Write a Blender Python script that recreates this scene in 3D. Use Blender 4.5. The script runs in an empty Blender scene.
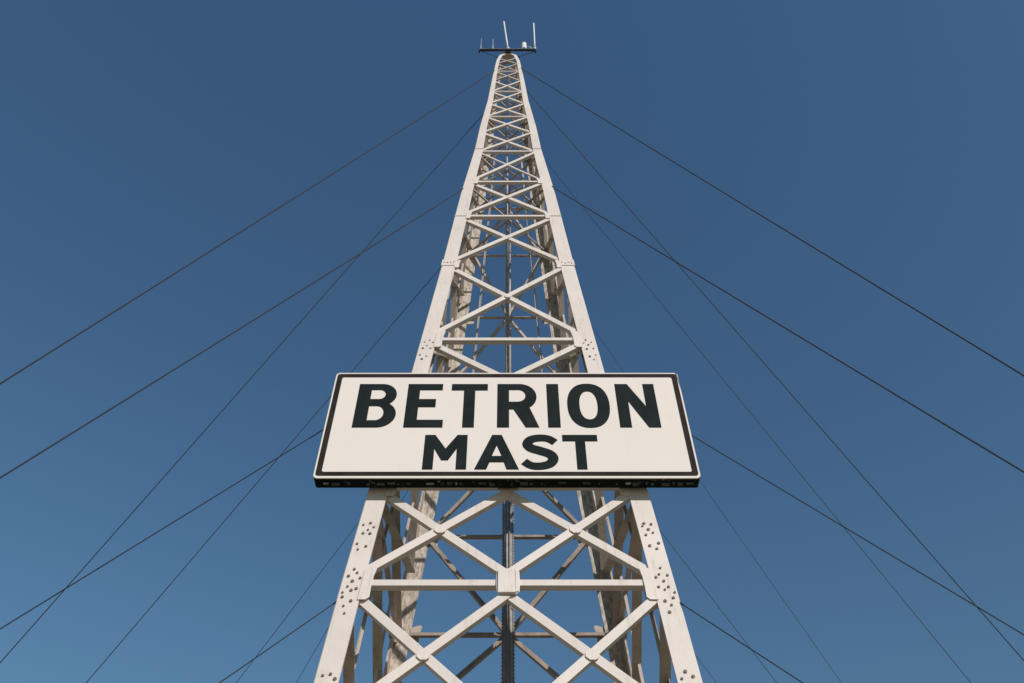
import bpy, bmesh, math, random
from mathutils import Vector, Matrix
R = math.radians
random.seed(7)
scene = bpy.context.scene
col = scene.collection

# ------------------------------------------------------------------ materials
def new_mat(name):
    m = bpy.data.materials.new(name); m.use_nodes = True
    nt = m.node_tree; b = nt.nodes['Principled BSDF']
    return m, nt, b

def ramp(nt, fac, stops):
    r = nt.nodes.new('ShaderNodeValToRGB')
    el = r.color_ramp.elements
    while len(el) < len(stops): el.new(0.5)
    for e, (p, c) in zip(el, stops):
        e.position = p; e.color = (c[0], c[1], c[2], 1) if hasattr(c, '__len__') else (c, c, c, 1)
    nt.links.new(fac, r.inputs[0]); return r.outputs[0]

def noise(nt, vec, scale, detail=6, rough=.6, dist=0):
    n = nt.nodes.new('ShaderNodeTexNoise')
    n.inputs['Scale'].default_value = scale; n.inputs['Detail'].default_value = detail
    n.inputs['Roughness'].default_value = rough; n.inputs['Distortion'].default_value = dist
    nt.links.new(vec, n.inputs['Vector']); return n.outputs['Fac']

def mix(nt, fac, a, b, mode='MIX'):
    m = nt.nodes.new('ShaderNodeMix'); m.data_type = 'RGBA'; m.blend_type = mode
    for sock, v in ((m.inputs['Factor'], fac), (m.inputs['A'], a), (m.inputs['B'], b)):
        if hasattr(v, 'is_output') or isinstance(v, bpy.types.NodeSocket): nt.links.new(v, sock)
        elif isinstance(v, (int, float)): sock.default_value = v
        else: sock.default_value = (v[0], v[1], v[2], 1)
    return m.outputs['Result']

def objvec(nt, scale=(1, 1, 1)):
    t = nt.nodes.new('ShaderNodeTexCoord'); mp = nt.nodes.new('ShaderNodeMapping')
    mp.inputs['Scale'].default_value = scale
    nt.links.new(t.outputs['Object'], mp.inputs['Vector']); return mp.outputs['Vector']

def paint(name, base, dirt, rust, dirt_lo, dirt_hi, spots, rough=.55, bump=.25, dscale=3.0, streak=0.0, tvar=1.0):
    """old oil paint on riveted steel: patchy dirt film plus small rust spots"""
    m, nt, b = new_mat(name)
    v = objvec(nt); vs = objvec(nt, (1, 1, .35))
    tone = ramp(nt, noise(nt, v, 1.3, 4), [(.3, [c*(1-.07*tvar) for c in base]), (.7, [min(1, c*(1+.04*tvar)) for c in base])])
    if streak:
        st = ramp(nt, noise(nt, objvec(nt, (14, 14, .8)), 1.0, 5, .65), [(.56, 0.0), (.74, streak)])
        tone = mix(nt, st, tone, dirt)
    d = ramp(nt, noise(nt, vs, dscale, 9, .68, .6), [(dirt_lo, 0.0), (dirt_hi, 1.0)])
    c1 = mix(nt, d, tone, dirt)
    s = ramp(nt, noise(nt, v, 16, 5, .7), [(spots, 0.0), (spots+.05, 1.0)])
    c2 = mix(nt, s, c1, rust)
    nt.links.new(c2, b.inputs['Base Color'])
    rr = ramp(nt, d, [(0, rough), (1, min(1, rough+.3))]); nt.links.new(rr, b.inputs['Roughness'])
    b.inputs['Specular IOR Level'].default_value = .35
    bp = nt.nodes.new('ShaderNodeBump'); bp.inputs['Strength'].default_value = bump; bp.inputs['Distance'].default_value = .012
    nt.links.new(noise(nt, v, 9, 6, .6), bp.inputs['Height']); nt.links.new(bp.outputs['Normal'], b.inputs['Normal'])
    return m

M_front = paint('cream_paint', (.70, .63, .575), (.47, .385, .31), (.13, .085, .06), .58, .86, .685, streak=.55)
M_inner = paint('weathered_shaded_cream_paint', (.49, .42, .36), (.24, .19, .15), (.09, .06, .045), .50, .78, .66, .65, .5, 4)  # weathered cream, base darkened to paint in the shade inside the lattice
M_rear = paint('flaking_cream_paint', (.62, .55, .48), (.31, .26, .215), (.11, .09, .07), .42, .60, .66, .8, .8, 17)
M_brown = paint('shaded_brown_paint', (.36, .30, .255), (.19, .15, .12), (.08, .055, .04), .45, .8, .68, .75, .5, 4)  # brown base paints shade onto the lower rear bars, with random dirt
M_gusset = paint('gusset_paint', (.71, .64, .585), (.45, .37, .30), (.11, .07, .05), .56, .84, .67, streak=.5)

def plain(name, colr, rough=.5, metal=0, var=.12, scale=8):
    m, nt, b = new_mat(name); v = objvec(nt)
    c = ramp(nt, noise(nt, v, scale, 5), [(.3, [x*(1-var) for x in colr]), (.7, [x*(1+var) for x in colr])])
    nt.links.new(c, b.inputs['Base Color'])
    b.inputs['Roughness'].default_value = rough; b.inputs['Metallic'].default_value = metal
    return m
M_bolt = plain('rusty_bolt_steel', (.17, .13, .10), .7, .2, .4, 30)
M_boltp = plain('painted_bolt', (.42, .35, .30), .6, 0, .3, 30)
M_ladder = plain('weathered_galvanised_steel', (.36, .335, .31), .6, .3, .3, 12)
M_rail = plain('dark_brown_steel', (.19, .175, .16), .7, .1, .25)
M_cable = plain('oiled_wire_rope', (.016, .018, .02), .8, 0, .2, 20)
M_dark = plain('dark_steel', (.03, .035, .04), .5, .3, .2)
M_white = plain('white_fibreglass', (.80, .80, .78), .4, 0, .03)
M_grey = plain('pale_grey_metal', (.5, .52, .54), .4, .2, .1)
M_signw = paint('sign_white_enamel', (.765, .70, .645), (.62, .54, .47), (.3, .22, .17), .66, 1.0, .80, .85, .03, 1.2, streak=.12, tvar=.25)
M_signw.node_tree.nodes['Principled BSDF'].inputs['Specular IOR Level'].default_value = .12
M_black = plain('sign_black_paint', (.012, .018, .017), .8, 0, .25, 3)
M_band = plain('sign_border_paint', (.028, .022, .019), .8, 0, .25, 3)
for m_ in (M_black, M_band): m_.node_tree.nodes['Principled BSDF'].inputs['Specular IOR Level'].default_value = .1
M_conc = plain('footing_concrete', (.35, .33, .30), .85, 0, .15, 3)

# sign frame: black paint with random pale patches
M_frame, nt, b = new_mat('patchy_black_frame_paint')
v = objvec(nt, (1, 1, 3)); pale_fac = ramp(nt, noise(nt, v, 9, 6, .75), [(.60, 0.0), (.65, 1.0)])
big = ramp(nt, noise(nt, objvec(nt), 2.3, 3), [(.42, 0.0), (.60, 1.0)])
f2 = mix(nt, 1.0, pale_fac, big, 'MULTIPLY')
nt.links.new(mix(nt, f2, (.007, .011, .010), (.30, .34, .31)), b.inputs['Base Color']); b.inputs['Roughness'].default_value = .8; b.inputs['Specular IOR Level'].default_value = .1

M_ground, nt, b = new_mat('dry_grass_ground')
v = objvec(nt)
c1 = ramp(nt, noise(nt, v, .12, 8), [(.35, (.22, .17, .10)), (.55, (.30, .235, .15)), (.7, (.15, .15, .07))])
c2 = ramp(nt, noise(nt, v, 3, 8), [(.3, .75), (.7, 1.15)])
nt.links.new(mix(nt, 1.0, c1, c2, 'MULTIPLY'), b.inputs['Base Color']); b.inputs['Roughness'].default_value = .95

# ------------------------------------------------------------------ helpers
def tag(o, label=None, cat=None, group=None, kind=None):
    if label: o['label'] = label
    if cat: o['category'] = cat
    if group: o['group'] = group
    if kind: o['kind'] = kind
    return o

def empty(name, loc):
    o = bpy.data.objects.new(name, None); o.empty_display_size = .3; col.objects.link(o); o.location = loc; return o

def root_loc(p):
    l = Vector((0, 0, 0))
    while p is not None: l += p.location; p = p.parent
    return l

def link(name, bm, m, parent=None, origin=None, smooth=False):
    """bmesh in WORLD coordinates -> one mesh object; origin (world) becomes the object's own origin"""
    origin = Vector(origin) if origin is not None else root_loc(parent)
    bmesh.ops.recalc_face_normals(bm, faces=bm.faces)
    for vv in bm.verts: vv.co -= origin
    me = bpy.data.meshes.new(name); bm.to_mesh(me); bm.free()
    if smooth:
        for p in me.polygons: p.use_smooth = True
    me.materials.append(m)
    o = bpy.data.objects.new(name, me); col.objects.link(o)
    o.location = origin - root_loc(parent)
    if parent: o.parent = parent
    return o

def prism(bm, prof, a, b, u, w, prof_b=None):
    """loft a closed 2-D profile (list of (u,w)) from point a to point b"""
    pb = prof_b or prof
    va = [bm.verts.new(a + u*x + w*y) for x, y in prof]
    vb = [bm.verts.new(b + u*x + w*y) for x, y in pb]
    n = len(prof)
    for i in range(n):
        bm.faces.new((va[i], va[(i+1) % n], vb[(i+1) % n], vb[i]))
    bm.faces.new(va[::-1]); bm.faces.new(vb)

def chamfer_l(w, d, t, c=.008):
    # angle section: flange of width w in the face plane (u), flange of depth d going inward (w axis) at the lower edge
    return [(-w/2, 0), (w/2-c, 0), (w/2, c), (w/2, t), (-w/2+t, t), (-w/2+t, d), (-w/2, d)]

def member(bm, a, b, nrm, w, d, t, off=0.0):
    """angle-section bar from a to b lying in the face with outward normal nrm"""
    a = Vector(a); b = Vector(b); ax = (b-a).normalized(); inward = -nrm
    inward = (inward - ax*inward.dot(ax)).normalized()
    u = ax.cross(inward).normalized()
    if u.z < 0: u = -u
    a = a + inward*off; b = b + inward*off
    prism(bm, chamfer_l(w, d, t), a, b, u, inward)

def poly_plate(bm, pts, nrm, t):
    nrm = nrm.normalized()
    f = [bm.verts.new(p + nrm*t) for p in pts]; k = [bm.verts.new(p) for p in pts]
    n = len(pts)
    bm.faces.new(f); bm.faces.new(k[::-1])
    for i in range(n): bm.faces.new((f[i], k[i], k[(i+1) % n], f[(i+1) % n]))

def tube(bm, pts, r, n=8, r1=None):
    pts = [Vector(p) for p in pts]; rings = []
    for i, p in enumerate(pts):
        d = (pts[min(i+1, len(pts)-1)] - pts[max(i-1, 0)]).normalized()
        x = d.cross(Vector((0, 1, .01)) if abs(d.y) < .9 else Vector((1, 0, 0))).normalized(); y = d.cross(x)
        rr = r if r1 is None else r + (r1-r)*i/(len(pts)-1)
        rings.append([bm.verts.new(p + (x*math.cos(2*math.pi*k/n) + y*math.sin(2*math.pi*k/n))*rr) for k in range(n)])
    for A, B in zip(rings, rings[1:]):
        for k in range(n): bm.faces.new((A[k], A[(k+1) % n], B[(k+1) % n], B[k]))
    bm.faces.new(rings[0][::-1]); bm.faces.new(rings[-1])

def box(bm, lo, hi, bev=0):
    lo = Vector(lo); hi = Vector(hi)
    r = bmesh.ops.create_cube(bm, size=1, matrix=Matrix.Translation((lo+hi)/2) @ Matrix.Diagonal((*(hi-lo), 1)))
    if bev:
        es = list({e for v_ in r['verts'] for e in v_.link_edges})
        bmesh.ops.bevel(bm, geom=es, offset=bev, segments=2, affect='EDGES')

# ------------------------------------------------------------------ setting
g = bmesh.new(); bmesh.ops.create_grid(g, x_segments=8, y_segments=8, size=3000)
tag(link('ground', g, M_ground, None, (0, 0, 0)), 'dry tan grass ground under the mast, below the picture', None, None, 'structure')

# ------------------------------------------------------------------ mast
CY = 12.5                                    # mast axis
AX = Vector((0, CY, 0))
HP = [0, 8.48, 10.25, 13.41, 17.4, 19.9, 21.25, 24.1, 25.8, 28.1, 30.4, 32.1, 32.9, 33.35]
SP = [2.92, 2.335, 2.195, 1.825, 1.505, 1.325, 1.225, .97, .865, .675, .545, .435, .33, .20]
def S(h):
    for i in range(len(HP)-1):
        if h <= HP[i+1]:
            t = (h-HP[i])/(HP[i+1]-HP[i]); return SP[i] + t*(SP[i+1]-SP[i])
    return SP[-1]
def corner(sx, sy, h, inset=0.0):
    s = S(h)-inset; return Vector((sx*s, CY+sy*s, h))
def plate_w(h): return .315 if h < 20 else max(.12, .315-(h-20)*.0165)

mast = tag(empty('radio_mast', AX), 'tall cream painted steel lattice mast rising behind the name sign into blue sky', 'mast')

LH = [0.25, 3.4, 6.8, 8.48, 10.25, 11.8, 13.41, 14.5, 15.9, 17.4, 18.6, 19.9, 21.25, 22.7, 24.1, 25.8, 27, 28.1, 29.3, 30.4, 31.3, 32.1, 32.5, 32.9, 33.15, 33.35]
def make_leg(sx, sy, mat):
    bm = bmesh.new(); t = .035; rings = []
    for h in LH:
        w = plate_w(h); c = corner(sx, sy, h)
        ch = .014
        prof = [(ch, 0), (w, 0), (w, t), (t, t), (t, w), (0, w), (0, ch)]
        # u = inward along the front/rear face (x), w = inward along the side face (y)
        rings.append([bm.verts.new(c + Vector((-sx*x, -sy*y, 0))) for x, y in prof])
    n = 7
    for A, B in zip(rings, rings[1:]):
        for i in range(n): bm.faces.new((A[i], A[(i+1) % n], B[(i+1) % n], B[i]))
    bm.faces.new(rings[0]); bm.faces.new(rings[-1])
    return link('leg', bm, mat, mast, corner(sx, sy, .25))
legs = {}
for sx in (-1, 1):
    legs[sx, -1] = make_leg(sx, -1, M_front)
    legs[sx, 1] = make_leg(sx, 1, M_rear)
legs[-1, 1]['label'] = 'rear leg with flaking dirty paint'; legs[1, 1]['label'] = 'rear leg with flaking dirty paint'

# concrete footings, one under each leg
for (sx, sy), lg in legs.items():
    bm = bmesh.new(); c = corner(sx, sy, 0); c.x -= sx*.15; c.y -= sy*.15
    box(bm, (c.x-.5, c.y-.5, 0.003), (c.x+.5, c.y+.5, .26), .03)
    link('footing', bm, M_conc, mast)

NF = [0.5, 2.0, 4.0, 6.2, 8.48, 10.42, 11.6, 14.52, 17.45, 19.83, 21.84, 23.95, 25.35, 26.65, 27.85, 28.95, 30.0, 30.95, 31.8, 32.5]
NR = [0.6, 2.4, 4.4, 6.6, 8.48, 10.35, 12.45, 14.6, 16.8, 19.1, 21.7, 23.95, 25.35, 26.65, 27.85, 28.95, 30.0, 30.95, 31.8, 32.5]

FACES = {'front': (Vector((-1, -1, 0)), Vector((1, -1, 0)), Vector((0, -1, 0))),
         'rear': (Vector((1, 1, 0)), Vector((-1, 1, 0)), Vector((0, 1, 0))),
         'left': (Vector((-1, 1, 0)), Vector((-1, -1, 0)), Vector((-1, 0, 0))),
         'right': (Vector((1, -1, 0)), Vector((1, 1, 0)), Vector((1, 0, 0)))}
def fp(face, q, h):
    """point on a face at fraction q across, height h, inset to the leg inner edge when q is 0 or 1"""
    a, b, _ = FACES[face]; s = S(h); w = plate_w(h)
    qa = (w*.75)/(2*s); q2 = min(max(q, qa), 1-qa) if q in (0, 1) else q
    d = a.lerp(b, q2); return Vector((d.x*s, CY+d.y*s, h))
def bar_w(h): return .128 if h < 14 else max(.062, .128-(h-14)*.0036)

DIAG = []; HORI = []
def add_d(face, qa, ha, qb, hb, k=1.0, lay=0):
    DIAG.append((face, fp(face, qa, ha), fp(face, qb, hb), bar_w((ha+hb)/2)*k, lay))
def add_h(face, h, k=1.0, split=False):
    if split:
        HORI.append((face, fp(face, 0, h), fp(face, .5, h), bar_w(h)*k)); HORI.append((face, fp(face, .5, h), fp(face, 1, h), bar_w(h)*k))
    else: HORI.append((face, fp(face, 0, h), fp(face, 1, h), bar_w(h)*k))

for i, (h0, h1) in enumerate(zip(NF, NF[1:])):            # front: double X low down, single X above the sign
    if h1 < 10.6:
        for q0 in (0, .5):
            add_d('front', q0, h0+.16, q0+.5, h1-.18, 1, 0); add_d('front', q0+.5, h0+.16, q0, h1-.18, 1, 1)
    else:
        e = .2 if h0 < 18 else .12 if h0 < 22 else .05
        add_d('front', 0, h0+e, 1, h1-e*.5, 1, 0)
        add_d('front', 1, h0+e, 0, h1-e*.5, .55 if 21 < h0 < 23 else 1, 1)
for h in (2.0, 4.0, 6.2, 8.48, 10.42): add_h('front', h, 1.05, True)
for h in (11.6, 14.52, 19.83, 21.84, 23.95, 26.65, 28.95, 30.95): add_h('front', h, .95)
for i, (h0, h1) in enumerate(zip(NR, NR[1:])):            # rear: diamonds
    if h1 < 24.5:
        up = (i % 2 == 0)                                   # h0 on legs, h1 at the centre
        if i % 2 == 1: add_d('rear', .5, h0, 0, h1, .9, 0); add_d('rear', .5, h0, 1, h1, .9, 0)
        else: add_d('rear', 0, h0, .5, h1, .9, 0); add_d('rear', 1, h0, .5, h1, .9, 0)
        add_h('rear', h1, .85)
    else:
        add_d('rear', 0, h0, 1, h1, .9, 0); add_d('rear', 1, h0, 0, h1, .9, 1)
for f in ('left', 'right'):
    for i, (h0, h1) in enumerate(zip(NF, NF[1:])):
        add_d(f, 0, h0, 1, h1, 1.5 if h0 < 20 else 1.1, 0); add_d(f, 1, h0, 0, h1, 1.5 if h0 < 20 else 1.1, 1)
    for h in (6.2, 10.42, 14.52, 19.83, 23.95, 28.95): add_h(f, h, .9)

SEC = []
for f in ('left', 'right'):                                    # secondary struts and plan bracing inside the lattice
    for q in (.3, .68):
        for h0, h1 in ((6.2, 10.42), (10.42, 14.52), (14.52, 17.45), (17.45, 21.84), (21.84, 25.35)):
            SEC.append((f, fp(f, q, h0), fp(f, q, h1), .075))
for h in (21.84, 23.95, 26.65, 28.95):
    s_ = S(h)*.92
    SEC.append(('plan', Vector((-s_, CY-s_, h)), Vector((s_, CY+s_, h)), .06)); SEC.append(('plan', Vector((s_, CY-s_, h-.02)), Vector((-s_, CY+s_, h-.02)), .06))
for h0, h1 in ((14.52, 17.45), (17.45, 19.83), (19.83, 21.84), (21.84, 23.95), (23.95, 25.35), (25.35, 26.65), ):
    s0, s1 = S(h0)*.55, S(h1)*.55
    SEC.append(('rear', Vector((-s0, CY+S(h0)*.93, h0)), Vector((-s1, CY+S(h1)*.93, h1)), .05)); SEC.append(('rear', Vector((s0, CY+S(h0)*.93, h0)), Vector((s1, CY+S(h1)*.93, h1)), .05))
F = 844.; pit = R(50)
def proj(P):
    y = P.y; z = P.z-1.6; w = y*math.cos(pit)+z*math.sin(pit)
    if w < .1: return None
    return 508+F*P.x/w, 341.5+F*(y*math.sin(pit)-z*math.cos(pit))/w
def size2d(a, b, w):
    pa, pb = proj(a), proj(b)
    if not pa or not pb or (pa[1] > 690 and pb[1] > 690): return 0
    d = math.hypot(pa[0]-pb[0], pa[1]-pb[1]); dep = (a+b).length/2
    return d*w/dep
def build_bars(items, name, rest_label, limit):
    items = sorted(items, key=lambda it: -size2d(it[1], it[2], it[3]))
    rest = bmesh.new(); nrest = 0
    for k, it in enumerate(items):
        face, a, b, w = it[:4]; lay = it[4] if len(it) > 4 else 0
        nrm = FACES[face][2]
        s = S((a.z+b.z)/2)
        # outward normal leans with the taper
        off = .036 + (.012+.0*w if lay else 0) if face in ('front', 'rear') else .036 + (.012 if lay else 0)
        kd = .85
        if name == 'horizontal_brace' and face == 'front': w *= .74; kd = 1.3
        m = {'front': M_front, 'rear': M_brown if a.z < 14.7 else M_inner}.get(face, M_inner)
        if k < limit:
            bm = bmesh.new(); member(bm, a, b, nrm, w, w*kd, .014, off-.03+(.016 if lay else 0))
            link(name, bm, m, mast, (a+b)/2)
        else:
            member(rest, a, b, nrm, w, w*kd, .014, off-.03+(.016 if lay else 0)); nrest += 1
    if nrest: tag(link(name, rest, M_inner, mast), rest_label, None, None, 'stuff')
    else: rest.free()
build_bars(DIAG, 'diagonal_brace', 'remaining small diagonal braces of the lattice', 100)
build_bars(HORI, 'horizontal_brace', 'remaining horizontal braces', 100)

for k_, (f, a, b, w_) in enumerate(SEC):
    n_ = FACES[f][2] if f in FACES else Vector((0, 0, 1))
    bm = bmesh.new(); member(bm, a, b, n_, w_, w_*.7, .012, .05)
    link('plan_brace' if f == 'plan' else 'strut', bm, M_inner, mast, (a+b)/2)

# gusset plates (front face in detail, others simply)
def face_frame(face, q, h):
    a, b, n = FACES[face]
    p0 = fp(face, q, h-.2); p1 = fp(face, q, h+.2)
    uh = (b-a).normalized(); up = (p1-p0); up -= uh*up.dot(uh); up.normalize()
    nn = uh.cross(up).normalized()
    if nn.dot(n) < 0: nn = -nn
    return uh, up, nn
def plate(face, origin, uh, up, nn, pts, t=.014, mat=None, lift=.002, name='gusset_plate'):
    bm = bmesh.new()
    poly_plate(bm, [origin + uh*x + up*y + nn*lift for x, y in pts], nn, t)
    return link(name, bm, mat or M_gusset, mast, origin)
def leg_gusset(face, side, h, sx, ht, flare=True):
    a, b, n = FACES[face]; s = S(h); w = plate_w(h)
    uh, up, nn = face_frame(face, 0 if side < 0 else 1, h)
    d = uh if side < 0 else -uh
    c = (a if side < 0 else b); o = Vector((c.x*s, CY+c.y*s, h)) + d*w*.93
    # inner gusset: straight at the leg, waisted towards the bars
    pts = [(-.0, -ht), (sx*.75, -ht*1.0), (sx*1.05, -ht*.86), (sx*.98, -ht*.35), (sx*.98, ht*.3), (sx*1.12, ht*.8), (sx*.9, ht*.95), (0, ht*.7)]
    # slant with the leg taper so the plate hugs the leg edge
    sl = (S(h+.3)-S(h-.3))/.6
    pts = [(x - sl*y if True else x, y) for x, y in pts]
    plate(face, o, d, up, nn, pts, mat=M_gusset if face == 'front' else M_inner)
for h in NF[2:11]:
    for sd in (-1, 1):
        if h == 11.6: continue
        leg_gusset('front', sd, h, .15 if h < 15 else .11, .30 if h < 15 else .17)
        for f in ('left', 'right'):
            if h in (6.2, 8.48, 10.42, 14.52, 17.45): leg_gusset(f, sd, h, .2, .3)
for h in (10.35, 12.45, 14.6, 16.8, 19.1):
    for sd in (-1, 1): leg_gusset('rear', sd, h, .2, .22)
for h in (2.0, 4.0, 6.2, 8.48, 10.42):
    uh, up, nn = face_frame('front', .5, h); o = fp('front', .5, h)
    # central gusset: square cover plate on an eight-sided back plate
    k = .165
    plate('front', o, uh, up, nn, [(-k, -.06), (-k, .06), (-.16, .17), (-.12, .205), (.12, .205), (.16, .17), (k, .06), (k, -.06), (.16, -.17), (.12, -.205), (-.12, -.205), (-.16, -.17)], .012)
    if h == 8.48:
        plate('front', o, uh, up, nn, [(-.14, -.20), (-.14, .20), (.105, .20), (.105, -.20)], .03, lift=.016, name='cover_plate')
        plate('front', o, uh, up, nn, [(.11, -.19), (.11, .19), (.15, .17), (.15, -.17)], .02, lift=.016, name='cover_plate')
def star(face, o, h, r, mat):
    uh, up, nn = face_frame(face, .5, h)
    pts = []
    for k in range(8):
        a = math.pi/8 + k*math.pi/4; pts.append((math.cos(a)*r*(1.15), math.sin(a)*r))
    plate(face, o, uh, up, nn, pts, .012, mat=mat)
for h0, h1 in zip(NF, NF[1:]):
    if h1 < 10.6 and h0 > 3:
        hm = (h0+h1)/2
        for q in (0, 1):
            a0 = fp('front', q, hm); c0 = fp('front', .5, hm); star('front', (a0+c0)/2, hm, .085, M_gusset)
    elif 10.6 < h1 < 18:
        # the X of a tapering panel crosses a little above half way
        s0, s1 = S(h0), S(h1); hm = h0 + (h1-h0)*s0/(s0+s1); star('front', fp('front', .5, hm), hm, .065, M_gusset)

# splice plates with bolts wrapped across the front legs
bolt_me = {}
def bolt_mesh(mat, r=.0245):
    bm = bmesh.new()
    bmesh.ops.create_cone(bm, cap_ends=True, segments=6, radius1=r, radius2=r*.92, depth=.014, matrix=Matrix.Translation((0, 0, .007)))
    me = bpy.data.meshes.new('bolt'); bm.to_mesh(me); bm.free(); me.materials.append(mat); return me
B1 = bolt_mesh(M_bolt); B2 = bolt_mesh(M_boltp, .022); B3 = bolt_mesh(M_boltp, .014)
def leg_point(sx, h, q):
    """point on the front plate of a front leg, q from the outer edge 0 to the inner edge 1, plus its normal"""
    w = plate_w(h); p = corner(sx, -1, h); p.x -= sx*w*q
    up = (corner(sx, -1, h+.1)-corner(sx, -1, h-.1)).normalized(); n = Vector((1, 0, 0)).cross(up).normalized()
    if n.y > 0: n = -n
    return p, n
def put_bolt(sx, h, q, me, lift=0.0):
    p, n = leg_point(sx, h, q)
    o = bpy.data.objects.new('bolt', me); col.objects.link(o); o.parent = legs[sx, -1]
    o.location = p + n*lift - root_loc(legs[sx, -1])
    o.rotation_mode = 'QUATERNION'; k = random.uniform(.72, 1.1); o.scale = (k, k, 1)
    o.rotation_quaternion = n.to_track_quat('Z', 'Y') @ Matrix.Rotation(random.random()*2, 3, 'Z').to_quaternion()
def splice(sx, h, hh, ext=.012):
    if hh < .1: ext = .002
    bm = bmesh.new(); pts = []
    for hs, q in ((-hh, -ext/.3), (hh, -ext/.3), (hh, 1.03), (-hh, 1.03)):
        pts.append(leg_point(sx, h+hs, q)[0])
    n = leg_point(sx, h, .5)[1]
    poly_plate(bm, [p + n*.002 for p in pts], n, .014)
    link('splice_plate', bm, M_gusset, legs[sx, -1], leg_point(sx, h, .5)[0])
CL = [(.62, .47), (.28, .40), (.80, .36), (.52, .25), (.32, .13), (.74, .10), (.26, -.16), (.66, -.24), (.38, -.36)]
for sx in (-1, 1):
    for hc, sc in ((9.28, .62), (8.32, .66), (6.75, .7), (4.9, .8), (14.1, .75)):
        pts = CL if hc != 8.32 else CL + [(.50, .02), (.18, -.02), (.56, -.52), (.46, .60)]
        for q, dy in pts:
            jit = lambda a: random.uniform(-a, a)
            me = B1 if hc < 12 or random.random() < .4 else B2
            put_bolt(sx, hc + dy*sc + jit(.02), min(.88, max(.12, q + jit(.05))), me)
    for h, hh in ((17.5, .12), (19.8, .012), (24.1, .012)):
        splice(sx, h, hh)
        for q in (() if hh < .1 else (.15, .38, .62, .85)):
            put_bolt(sx, h + random.uniform(-.3, .3)*hh, q, B3 if hh < .1 else B2, .016)

# central ladder / cable way
LY = CY + 1.52
lad = bmesh.new(); box(lad, (-.078, LY-.048, .3), (.078, LY-.044, 13.3)); ladder = link('cable_ladder', lad, M_ladder, mast, (0, LY, .3))
for x in (-.095, .095):
    bm = bmesh.new(); box(bm, (x-.015, LY-.055, .3), (x+.015, LY+.04, 13.4)); link('rail', bm, M_rail, ladder, (x, LY, .3))
bm = bmesh.new(); hh = .4
while hh < 13.3:
    box(bm, (-.125, LY-.042, hh), (.125, LY-.032, hh+.022)); hh += .075
tag(link('rung', bm, M_ladder, ladder, (0, LY, .3)), 'closely spaced rungs', None, None, 'stuff')
for x, r in ((-.04, .022), (.03, .026)):
    bm = bmesh.new(); tube(bm, [(x, LY-.07, .3), (x, LY-.07, 13.4)], r*.55); link('cable', bm, M_rail, ladder, (x, LY, .3), True)
# above the sign the way narrows to a pair of conduits
for x, r, top, y in ((-.03, .04, 29, LY), (.045, .035, 25, LY)):
    bm = bmesh.new(); tube(bm, [(x, y, 13.4), (x, LY*.4+CY*.6, top)], r); link('conduit', bm, M_ladder, mast, (x, LY, 13.4), True)

# mast head: cap plate and crossarm
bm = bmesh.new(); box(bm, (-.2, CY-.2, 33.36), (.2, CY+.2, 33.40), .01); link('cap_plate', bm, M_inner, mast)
bm = bmesh.new(); box(bm, (-1.12, CY-.33, 33.46), (1.08, CY-.25, 33.54), .008)
box(bm, (-1.12, CY-.33, 33.34), (-1.07, CY-.23, 33.458)); box(bm, (1.03, CY-.33, 33.34), (1.08, CY-.23, 33.458))
box(bm, (-.12, CY-.27, 33.402), (.12, CY+.1, 33.457))
crossarm = link('crossarm', bm, M_dark, mast, (0, CY-.28, 33.5))
bm = bmesh.new(); box(bm, (-1.12, CY-.335, 33.543), (1.08, CY-.245, 33.553)); link('rail', bm, M_grey, crossarm, (0, CY-.28, 33.56))
for sx in (-1, 1):
    bm = bmesh.new(); tube(bm, [(sx*1.02, CY-.25, 33.46), (sx*.3, CY-.1, 33.2), (sx*.2, CY, 32.95)], .012, 6); link('strut', bm, M_dark, crossarm, (sx*.5, CY, 33.3))

AYY = CY-.28; TOP = 33.555
def rod(name, base, tip, r, r1, mat, label, cat, group=None, clamp=True):
    base = Vector(base); tip = Vector(tip)
    e = tag(empty(name, base), label, cat, group)
    bm = bmesh.new(); tube(bm, [base, base.lerp(tip, .5), tip], r, 8, r1); link('rod', bm, mat, e, base, True)
    if clamp:
        bm = bmesh.new(); tube(bm, [base, base+Vector((0, 0, .16))], r*1.9, 8); link('base_clamp', bm, M_grey, e, base, True)
    return e
rod('rod_antenna', (0, AYY, TOP), (-.17, AYY, TOP+3.05), .035, .030, M_white, 'tall white rod antenna leaning slightly left at the centre of the crossarm', 'antenna', 'antennas on the mast head')
rod('rod_antenna', (1.03, AYY, TOP), (1.05, AYY, TOP+2.85), .030, .027, M_white, 'tall upright white rod antenna at the right end of the crossarm', 'antenna', 'antennas on the mast head')
rod('whip_antenna', (-1.04, AYY, TOP), (-1.05, AYY, TOP+1.15), .014, .009, M_grey, 'short thin whip antenna at the left end of the crossarm', 'antenna', 'antennas on the mast head')
rod('whip_antenna', (-.58, AYY, TOP), (-.59, AYY, TOP+1.12), .016, .010, M_grey, 'short thin whip antenna halfway between left end and mast top', 'antenna', 'antennas on the mast head')
e = tag(empty('equipment_canister', (.62, AYY, TOP)), 'small white cylindrical canister standing on the crossarm right of centre', 'canister')
bm = bmesh.new(); tube(bm, [(.62, AYY, TOP+.03), (.62, AYY, TOP+.52)], .095, 20); link('body', bm, M_white, e, (.62, AYY, TOP))
bm = bmesh.new(); tube(bm, [(.62, AYY, TOP+.522), (.62, AYY, TOP+.55)], .10, 20); link('lid', bm, M_white, e, (.62, AYY, TOP+.52))
bm = bmesh.new(); tube(bm, [(.62, AYY, TOP), (.62, AYY, TOP+.028)], .07, 12); link('foot', bm, M_grey, e, (.62, AYY, TOP))
e = tag(empty('wind_sensor', (.88, AYY, TOP)), 'tiny grey bracket sensor between the canister and the right rod antenna', 'sensor')
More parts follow.
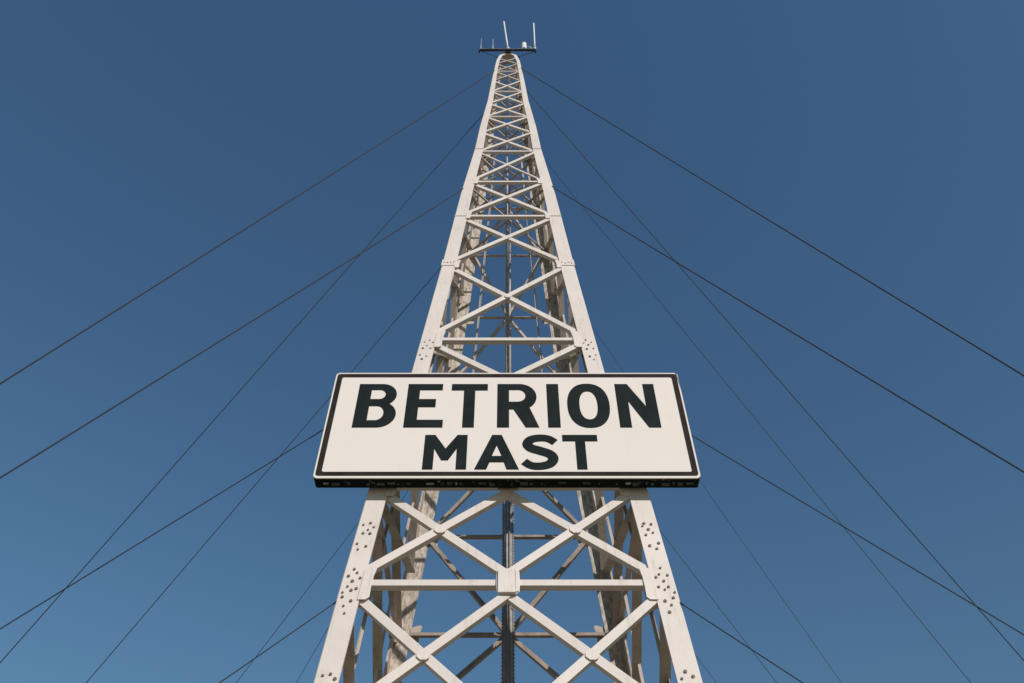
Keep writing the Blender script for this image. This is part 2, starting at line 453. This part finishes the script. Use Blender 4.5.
bm = bmesh.new(); tube(bm, [(.88, AYY, TOP), (.88, AYY, TOP+.26)], .018, 8); link('post', bm, M_grey, e, (.88, AYY, TOP))
bm = bmesh.new(); tube(bm, [(.885, AYY, TOP+.262), (.76, AYY, TOP+.33)], .02, 8); link('arm', bm, M_grey, e, (.88, AYY, TOP+.26))

# ------------------------------------------------------------------ sign
SX0, SX1, SZ0, SZ1, SYF = -3.02, 2.985, 10.235, 12.655, 10.0
sign = tag(empty('name_sign', ((SX0+SX1)/2, SYF+.1, SZ0)), 'large white sign with black border reading BETRION MAST, fixed across the mast', 'sign')
def rrect(x0, x1, z0, z1, r, n=8):
    pts = []
    for cx, cz, a0 in ((x1-r, z1-r, 0), (x0+r, z1-r, 90), (x0+r, z0+r, 180), (x1-r, z0+r, 270)):
        for k in range(n+1):
            a = R(a0+90*k/n); pts.append((cx+r*math.cos(a), cz+r*math.sin(a)))
    return pts
def extr(bm, pts, y0, y1):
    a = [bm.verts.new((x, y0, z)) for x, z in pts]; b = [bm.verts.new((x, y1, z)) for x, z in pts]
    n = len(pts); bm.faces.new(a); bm.faces.new(b[::-1])
    for i in range(n): bm.faces.new((a[i], b[i], b[(i+1) % n], a[(i+1) % n]))
def ring(bm, po, pi, y0, y1):
    n = len(po); V = [[bm.verts.new((x, y, z)) for x, z in p] for p in (po, pi) for y in (y0, y1)]
    of, ob, nf, nb = V
    for i in range(n):
        j = (i+1) % n
        bm.faces.new((of[i], of[j], nf[j], nf[i])); bm.faces.new((ob[j], ob[i], nb[i], nb[j]))
        bm.faces.new((of[j], of[i], ob[i], ob[j])); bm.faces.new((nf[i], nf[j], nb[j], nb[i]))
bm = bmesh.new(); extr(bm, rrect(SX0+.004, SX1-.004, SZ0+.004, SZ1-.004, .045), SYF+.021, SYF+.235)
link('frame', bm, M_frame, sign)
bm = bmesh.new(); extr(bm, rrect(SX0, SX1, SZ0, SZ1, .07), SYF, SYF+.02)
link('face_panel', bm, M_signw, sign)
bm = bmesh.new()
ring(bm, rrect(SX0+.028, SX1-.028, SZ0+.045, SZ1-.03, .05), rrect(SX0+.118, SX1-.118, SZ0+.125, SZ1-.118, .035), SYF-.005, SYF-.0002)
link('border', bm, M_band, sign)
M_tab = plain('dull_blue_grey_tab', (.06, .085, .09), .6, .2, .6, 4)
x = SX0+.15
while x < SX1-.15:                                             # small raised tabs along the underside, standing for pale smudges
    wd = random.choice((.03, .05, .08, .12)); bm = bmesh.new()
    y0 = SYF+random.uniform(.09, .12)
    box(bm, (x, y0, SZ0-.008), (x+wd, y0+random.uniform(.03, .07), SZ0+.004)); link('underside_tab', bm, M_tab if random.random() < .9 else M_ladder, sign, (x+wd/2, y0, SZ0)); x += wd+random.choice((.03, .05, .12, .25))
# rails and brackets behind the board, bolted to the front legs
for z in (10.75, 12.15):
    bm = bmesh.new(); box(bm, (-2.7, SYF+.252, z-.06), (2.66, SYF+.30, z+.06), .008); link('support_rail', bm, M_dark, sign)
    for sx in (-1, 1):
        c = corner(sx, -1, z); bm = bmesh.new(); x = c.x-sx*.15
        box(bm, (x-.05, SYF+.302, z-.05), (x+.05, c.y+.06, z+.05)); link('bracket', bm, M_dark, sign)

# letters
def arc(cx, cy, rx, ry, a0, a1, n=14):
    return [(cx+rx*math.cos(R(a0+(a1-a0)*k/n)), cy+ry*math.sin(R(a0+(a1-a0)*k/n))) for k in range(n+1)]
def sup(cx, cy, rx, ry, e=2.35, n=48):
    o = []
    for k in range(n):
        a = 2*math.pi*k/n; c, s = math.cos(a), math.sin(a)
        o.append((cx+rx*math.copysign(abs(c)**(2/e), c), cy+ry*math.copysign(abs(s)**(2/e), s)))
    return o
H = 1.05; h2 = .744
def stroke(cl, wd):
    P = []; n = len(cl)
    for i in range(n-1):
        p0, p1, p2, p3 = cl[max(i-1, 0)], cl[i], cl[i+1], cl[min(i+2, n-1)]
        for k in range(8):
            t = k/8
            P.append(tuple(.5*((2*p1[j]) + (-p0[j]+p2[j])*t + (2*p0[j]-5*p1[j]+4*p2[j]-p3[j])*t*t + (-p0[j]+3*p1[j]-3*p2[j]+p3[j])*t**3) for j in (0, 1)))
    P.append(cl[-1]); L = []; Rr = []
    for i, p in enumerate(P):
        a = P[max(i-1, 0)]; b = P[min(i+1, len(P)-1)]; dx, dy = b[0]-a[0], b[1]-a[1]; l = math.hypot(dx, dy)
        k = wd[0] + (wd[1]-wd[0])*abs(2*i/(len(P)-1)-1)
        L.append((p[0]-dy/l*k, p[1]+dx/l*k)); Rr.append((p[0]+dy/l*k, p[1]-dx/l*k))
    return [L, Rr, 'strip']
G = []
G.append((-2.57, 11.314, [[(0, 0), (0, H), (.40, H)] + arc(.40, H-.275, .265, .275, 80, -52) + arc(.40, .305, .295, .305, 52, -90),
    [(.225, H-.155), (.37, H-.155)] + arc(.37, H-.265, .105, .11, 80, -80) + [(.37, H-.375), (.225, H-.375)],
    [(.225, .50), (.36, .50)] + arc(.36, .335, .125, .165, 80, -80) + [(.36, .17), (.225, .17)]]))
G.append((-1.724, 11.314, [[(0, 0), (0, H), (.60, H), (.60, .89), (.21, .89), (.21, .675), (.50, .675), (.50, .475), (.21, .475), (.21, .18), (.645, .18), (.645, 0)]]))
G.append((-.97, 11.314, [[(0, .885), (0, H), (.622, H), (.622, .885), (.408, .885), (.408, 0), (.215, 0), (.215, .885)]]))
G.append((-.182, 11.314, [[(0, 0), (0, H), (.38, H)] + arc(.38, H-.32, .29, .32, 85, -55) + [(.70, 0), (.475, 0), (.275, .42), (.20, .42), (.20, 0)],
    [(.20, .895), (.36, .895)] + arc(.36, .755, .12, .14, 80, -80) + [(.36, .61), (.20, .61)]]))
G.append((.663, 11.314, [[(0, 0), (0, H), (.206, H), (.206, 0)]]))
G.append((1.003, 11.314, [sup(.358, H/2, .358, H/2+.008, 2.3), sup(.358, H/2, .152, .335, 2.3)]))
G.append((1.847, 11.314, [[(0, 0), (0, H), (.215, H), (.485, .50), (.485, H), (.676, H), (.676, 0), (.475, 0), (.195, .62), (.195, 0)]]))
G.append((-1.345, 10.405, [[(0, 0), (0, h2), (.165, h2), (.345, .445), (.525, h2), (.69, h2), (.69, 0), (.525, 0), (.525, .44), (.395, .19), (.29, .19), (.165, .44), (.165, 0)]]))
G.append((-.532, 10.405, [[(0, 0), (.275, h2), (.43, h2), (.704, 0), (.51, 0), (.465, .15), (.24, .15), (.19, 0)], [(.275, .285), (.352, .51), (.43, .285)]]))
G.append((.213, 10.405, stroke([(.545, .575), (.44, .655), (.30, .675), (.16, .64), (.10, .545), (.155, .455), (.30, .395), (.45, .325), (.505, .225), (.44, .115), (.29, .07), (.15, .085), (.04, .17)], (.088, .072))))
G.append((.879, 10.405, [[(0, .60), (0, h2), (.567, h2), (.567, .60), (.365, .60), (.365, 0), (.205, 0), (.205, .60)]]))
for x0, z0, polys in G:
    if polys[-1] == 'strip':
        A, B = polys[0], polys[1]; bm = bmesh.new(); n = len(A)
        V = [[bm.verts.new((x0+p[0], y, z0+p[1])) for p in P] for P in (A, B) for y in (SYF-.0045, SYF-.0005)]
        for i in range(n-1):
            bm.faces.new((V[0][i], V[0][i+1], V[2][i+1], V[2][i])); bm.faces.new((V[1][i+1], V[1][i], V[3][i], V[3][i+1]))
            bm.faces.new((V[0][i+1], V[0][i], V[1][i], V[1][i+1])); bm.faces.new((V[2][i], V[2][i+1], V[3][i+1], V[3][i]))
        for i in (0, n-1): bm.faces.new((V[0][i], V[2][i], V[3][i], V[1][i]))
        link('letter', bm, M_black, sign, (x0, SYF-.0025, z0)); continue
    cu = bpy.data.curves.new('letter', 'CURVE'); cu.dimensions = '2D'; cu.fill_mode = 'BOTH'; cu.extrude = .002
    for pl in polys:
        sp = cu.splines.new('POLY'); sp.points.add(len(pl)-1); sp.use_cyclic_u = True
        for p, (x, y) in zip(sp.points, pl): p.co = (x, y, 0, 1)
    tmp = bpy.data.objects.new('tmp', cu); col.objects.link(tmp)
    bpy.context.view_layer.update()
    me = bpy.data.meshes.new_from_object(tmp.evaluated_get(bpy.context.evaluated_depsgraph_get()))
    bpy.data.objects.remove(tmp); bpy.data.curves.remove(cu)
    me.name = 'letter'; me.transform(Matrix.Rotation(R(90), 4, 'X')); me.materials.clear(); me.materials.append(M_black)
    o = bpy.data.objects.new('letter', me); col.objects.link(o); o.parent = sign
    o.location = Vector((x0, SYF-.0025, z0)) - root_loc(sign)

# ------------------------------------------------------------------ guy wires (leg clamp -> ground anchor)
WIRES = [
 ((-.51, 11.99, 31.1), (-7.99, 4.51, 0), 'highest guy wire on the left, running from near the mast top to the left edge', .0122),
 ((-1.30, 11.20, 21.45), (-7.91, 4.59, 0), 'left guy wire leaving the mast well above the sign, second of the flat ones', .0115),
 ((-1.83, 10.67, 13.42), (-15.25, 10.67, 0), 'guy wire passing behind the left end of the sign', .0095),
 ((-2.36, 10.14, 8.22), (-7.02, 5.48, 0), 'lowest thick guy wire starting on the left leg below the sign', .0085),
 ((-.52, 13.02, 30.61), (-18.85, 21.57, 0), 'steep left guy wire from near the mast top, crossing the second flat one', .0125),
 ((-1.07, 13.57, 22.9), (-16.28, 20.67, 0), 'steep left guy wire meeting the mast midway between its top and the sign', .0100),
 ((-1.65, 14.15, 15.68), (-12.08, 19.01, 0), 'thin steep guy wire just left of the left leg below the sign', .0065),
 ((-1.71, 14.21, 14.84), (-8.51, 17.38, 0), 'very short faint guy wire against the left leg at the bottom edge', .005),
 ((.48, 12.02, 31.4), (8.10, 4.40, 0), 'highest guy wire on the right, running from near the mast top to the right edge', .0122),
 ((1.27, 11.23, 21.6), (8.01, 4.49, 0), 'right guy wire leaving the mast well above the sign, second of the flat ones', .0115),
 ((1.86, 10.64, 13.1), (15.53, 10.64, 0), 'guy wire passing behind the right end of the sign', .0095),
 ((2.36, 10.14, 8.2), (7.23, 5.27, 0), 'lowest thick guy wire starting on the right leg below the sign', .0085),
 ((.40, 12.9, 32.15), (18.84, 21.5, 0), 'steep right guy wire from near the mast top, ending at the right edge', .0125),
 ((.73, 13.23, 27.98), (16.26, 20.47, 0), 'thin steep right guy wire crossing the flat wire beside the sign', .0078),
 ((1.28, 13.78, 21.19), (12.04, 18.80, 0), 'faint guy wire meeting the right leg just above the sign', .0055),
 ((1.66, 14.16, 15.48), (12.08, 19.02, 0), 'thin steep guy wire just right of the right leg below the sign', .0065),
 ((1.91, 14.41, 12.68), (11.10, 18.69, 0), 'very short faint guy wire against the right leg at the bottom edge', .005),
]
for a, b_, lab, r in WIRES:
    a = corner(-1 if a[0] < 0 else 1, -1 if a[1] < CY else 1, a[2], .04); b_ = Vector(b_); L = (a-b_).length
    e = tag(empty('guy_wire', b_), lab, 'guy wire', 'guy wires holding the mast')
    pts = []
    for k in range(25):
        t = k/24; p = a.lerp(b_, t); p.z -= 4*t*(1-t)*L*.0012; pts.append(p)
    pts[-1].z = 0.0
    bm = bmesh.new(); tube(bm, pts, r*(1.15 if a.z > 18 and b_.y < 6 else 1.0), 6, r*(.68 if b_.y < 6 else 1)); link('cable', bm, M_cable, e, b_, True)
    d = (b_-a).normalized()
    bm = bmesh.new(); tube(bm, [a, a+d*.16], .026 if r > .01 else .012, 8); link('clamp', bm, M_cable, e, a, True)

# ------------------------------------------------------------------ light
SUN_EL, SUN_AZ = 31., 32.                      # azimuth measured from behind the camera towards the right
w = bpy.data.worlds.new('World'); scene.world = w; w.use_nodes = True
nt = w.node_tree; bg = nt.nodes['Background']
sky = nt.nodes.new('ShaderNodeTexSky'); sky.sky_type = 'NISHITA'; sky.sun_disc = False
sky.sun_elevation = R(SUN_EL); sky.sun_rotation = R(180-SUN_AZ)
sky.altitude = 0; sky.air_density = 2.0; sky.dust_density = 0; sky.ozone_density = 3.0
nt.links.new(mix(nt, 1.0, sky.outputs[0], (.55, .775, 1.0), 'MULTIPLY'), bg.inputs[0]); bg.inputs[1].default_value = .077
ld = bpy.data.lights.new('sun', 'SUN'); ld.energy = 3.75; ld.angle = R(.5); ld.color = (1, .935, .875)
lo = bpy.data.objects.new('sun', ld); col.objects.link(lo); lo.location = (10, -20, 30)
d = Vector((math.sin(R(SUN_AZ))*math.cos(R(SUN_EL)), -math.cos(R(SUN_AZ))*math.cos(R(SUN_EL)), math.sin(R(SUN_EL))))
lo.rotation_euler = d.to_track_quat('Z', 'Y').to_euler()

# ------------------------------------------------------------------ camera
cd = bpy.data.cameras.new('camera'); cd.sensor_width = 36; cd.lens = 36*844/1024; cd.clip_end = 8000; cd.clip_start = .05
cd.shift_x = 4/1024
co = bpy.data.objects.new('camera', cd); col.objects.link(co); co.location = (0, 0, 1.6); co.rotation_euler = (R(90+50), 0, 0)
scene.camera = co
scene.view_settings.view_transform = 'Standard'; scene.view_settings.look = 'None'
scene.view_settings.exposure = 0; scene.view_settings.gamma = 1
scene.render.engine = 'CYCLES'
scene.render.resolution_x = 1024; scene.render.resolution_y = 683
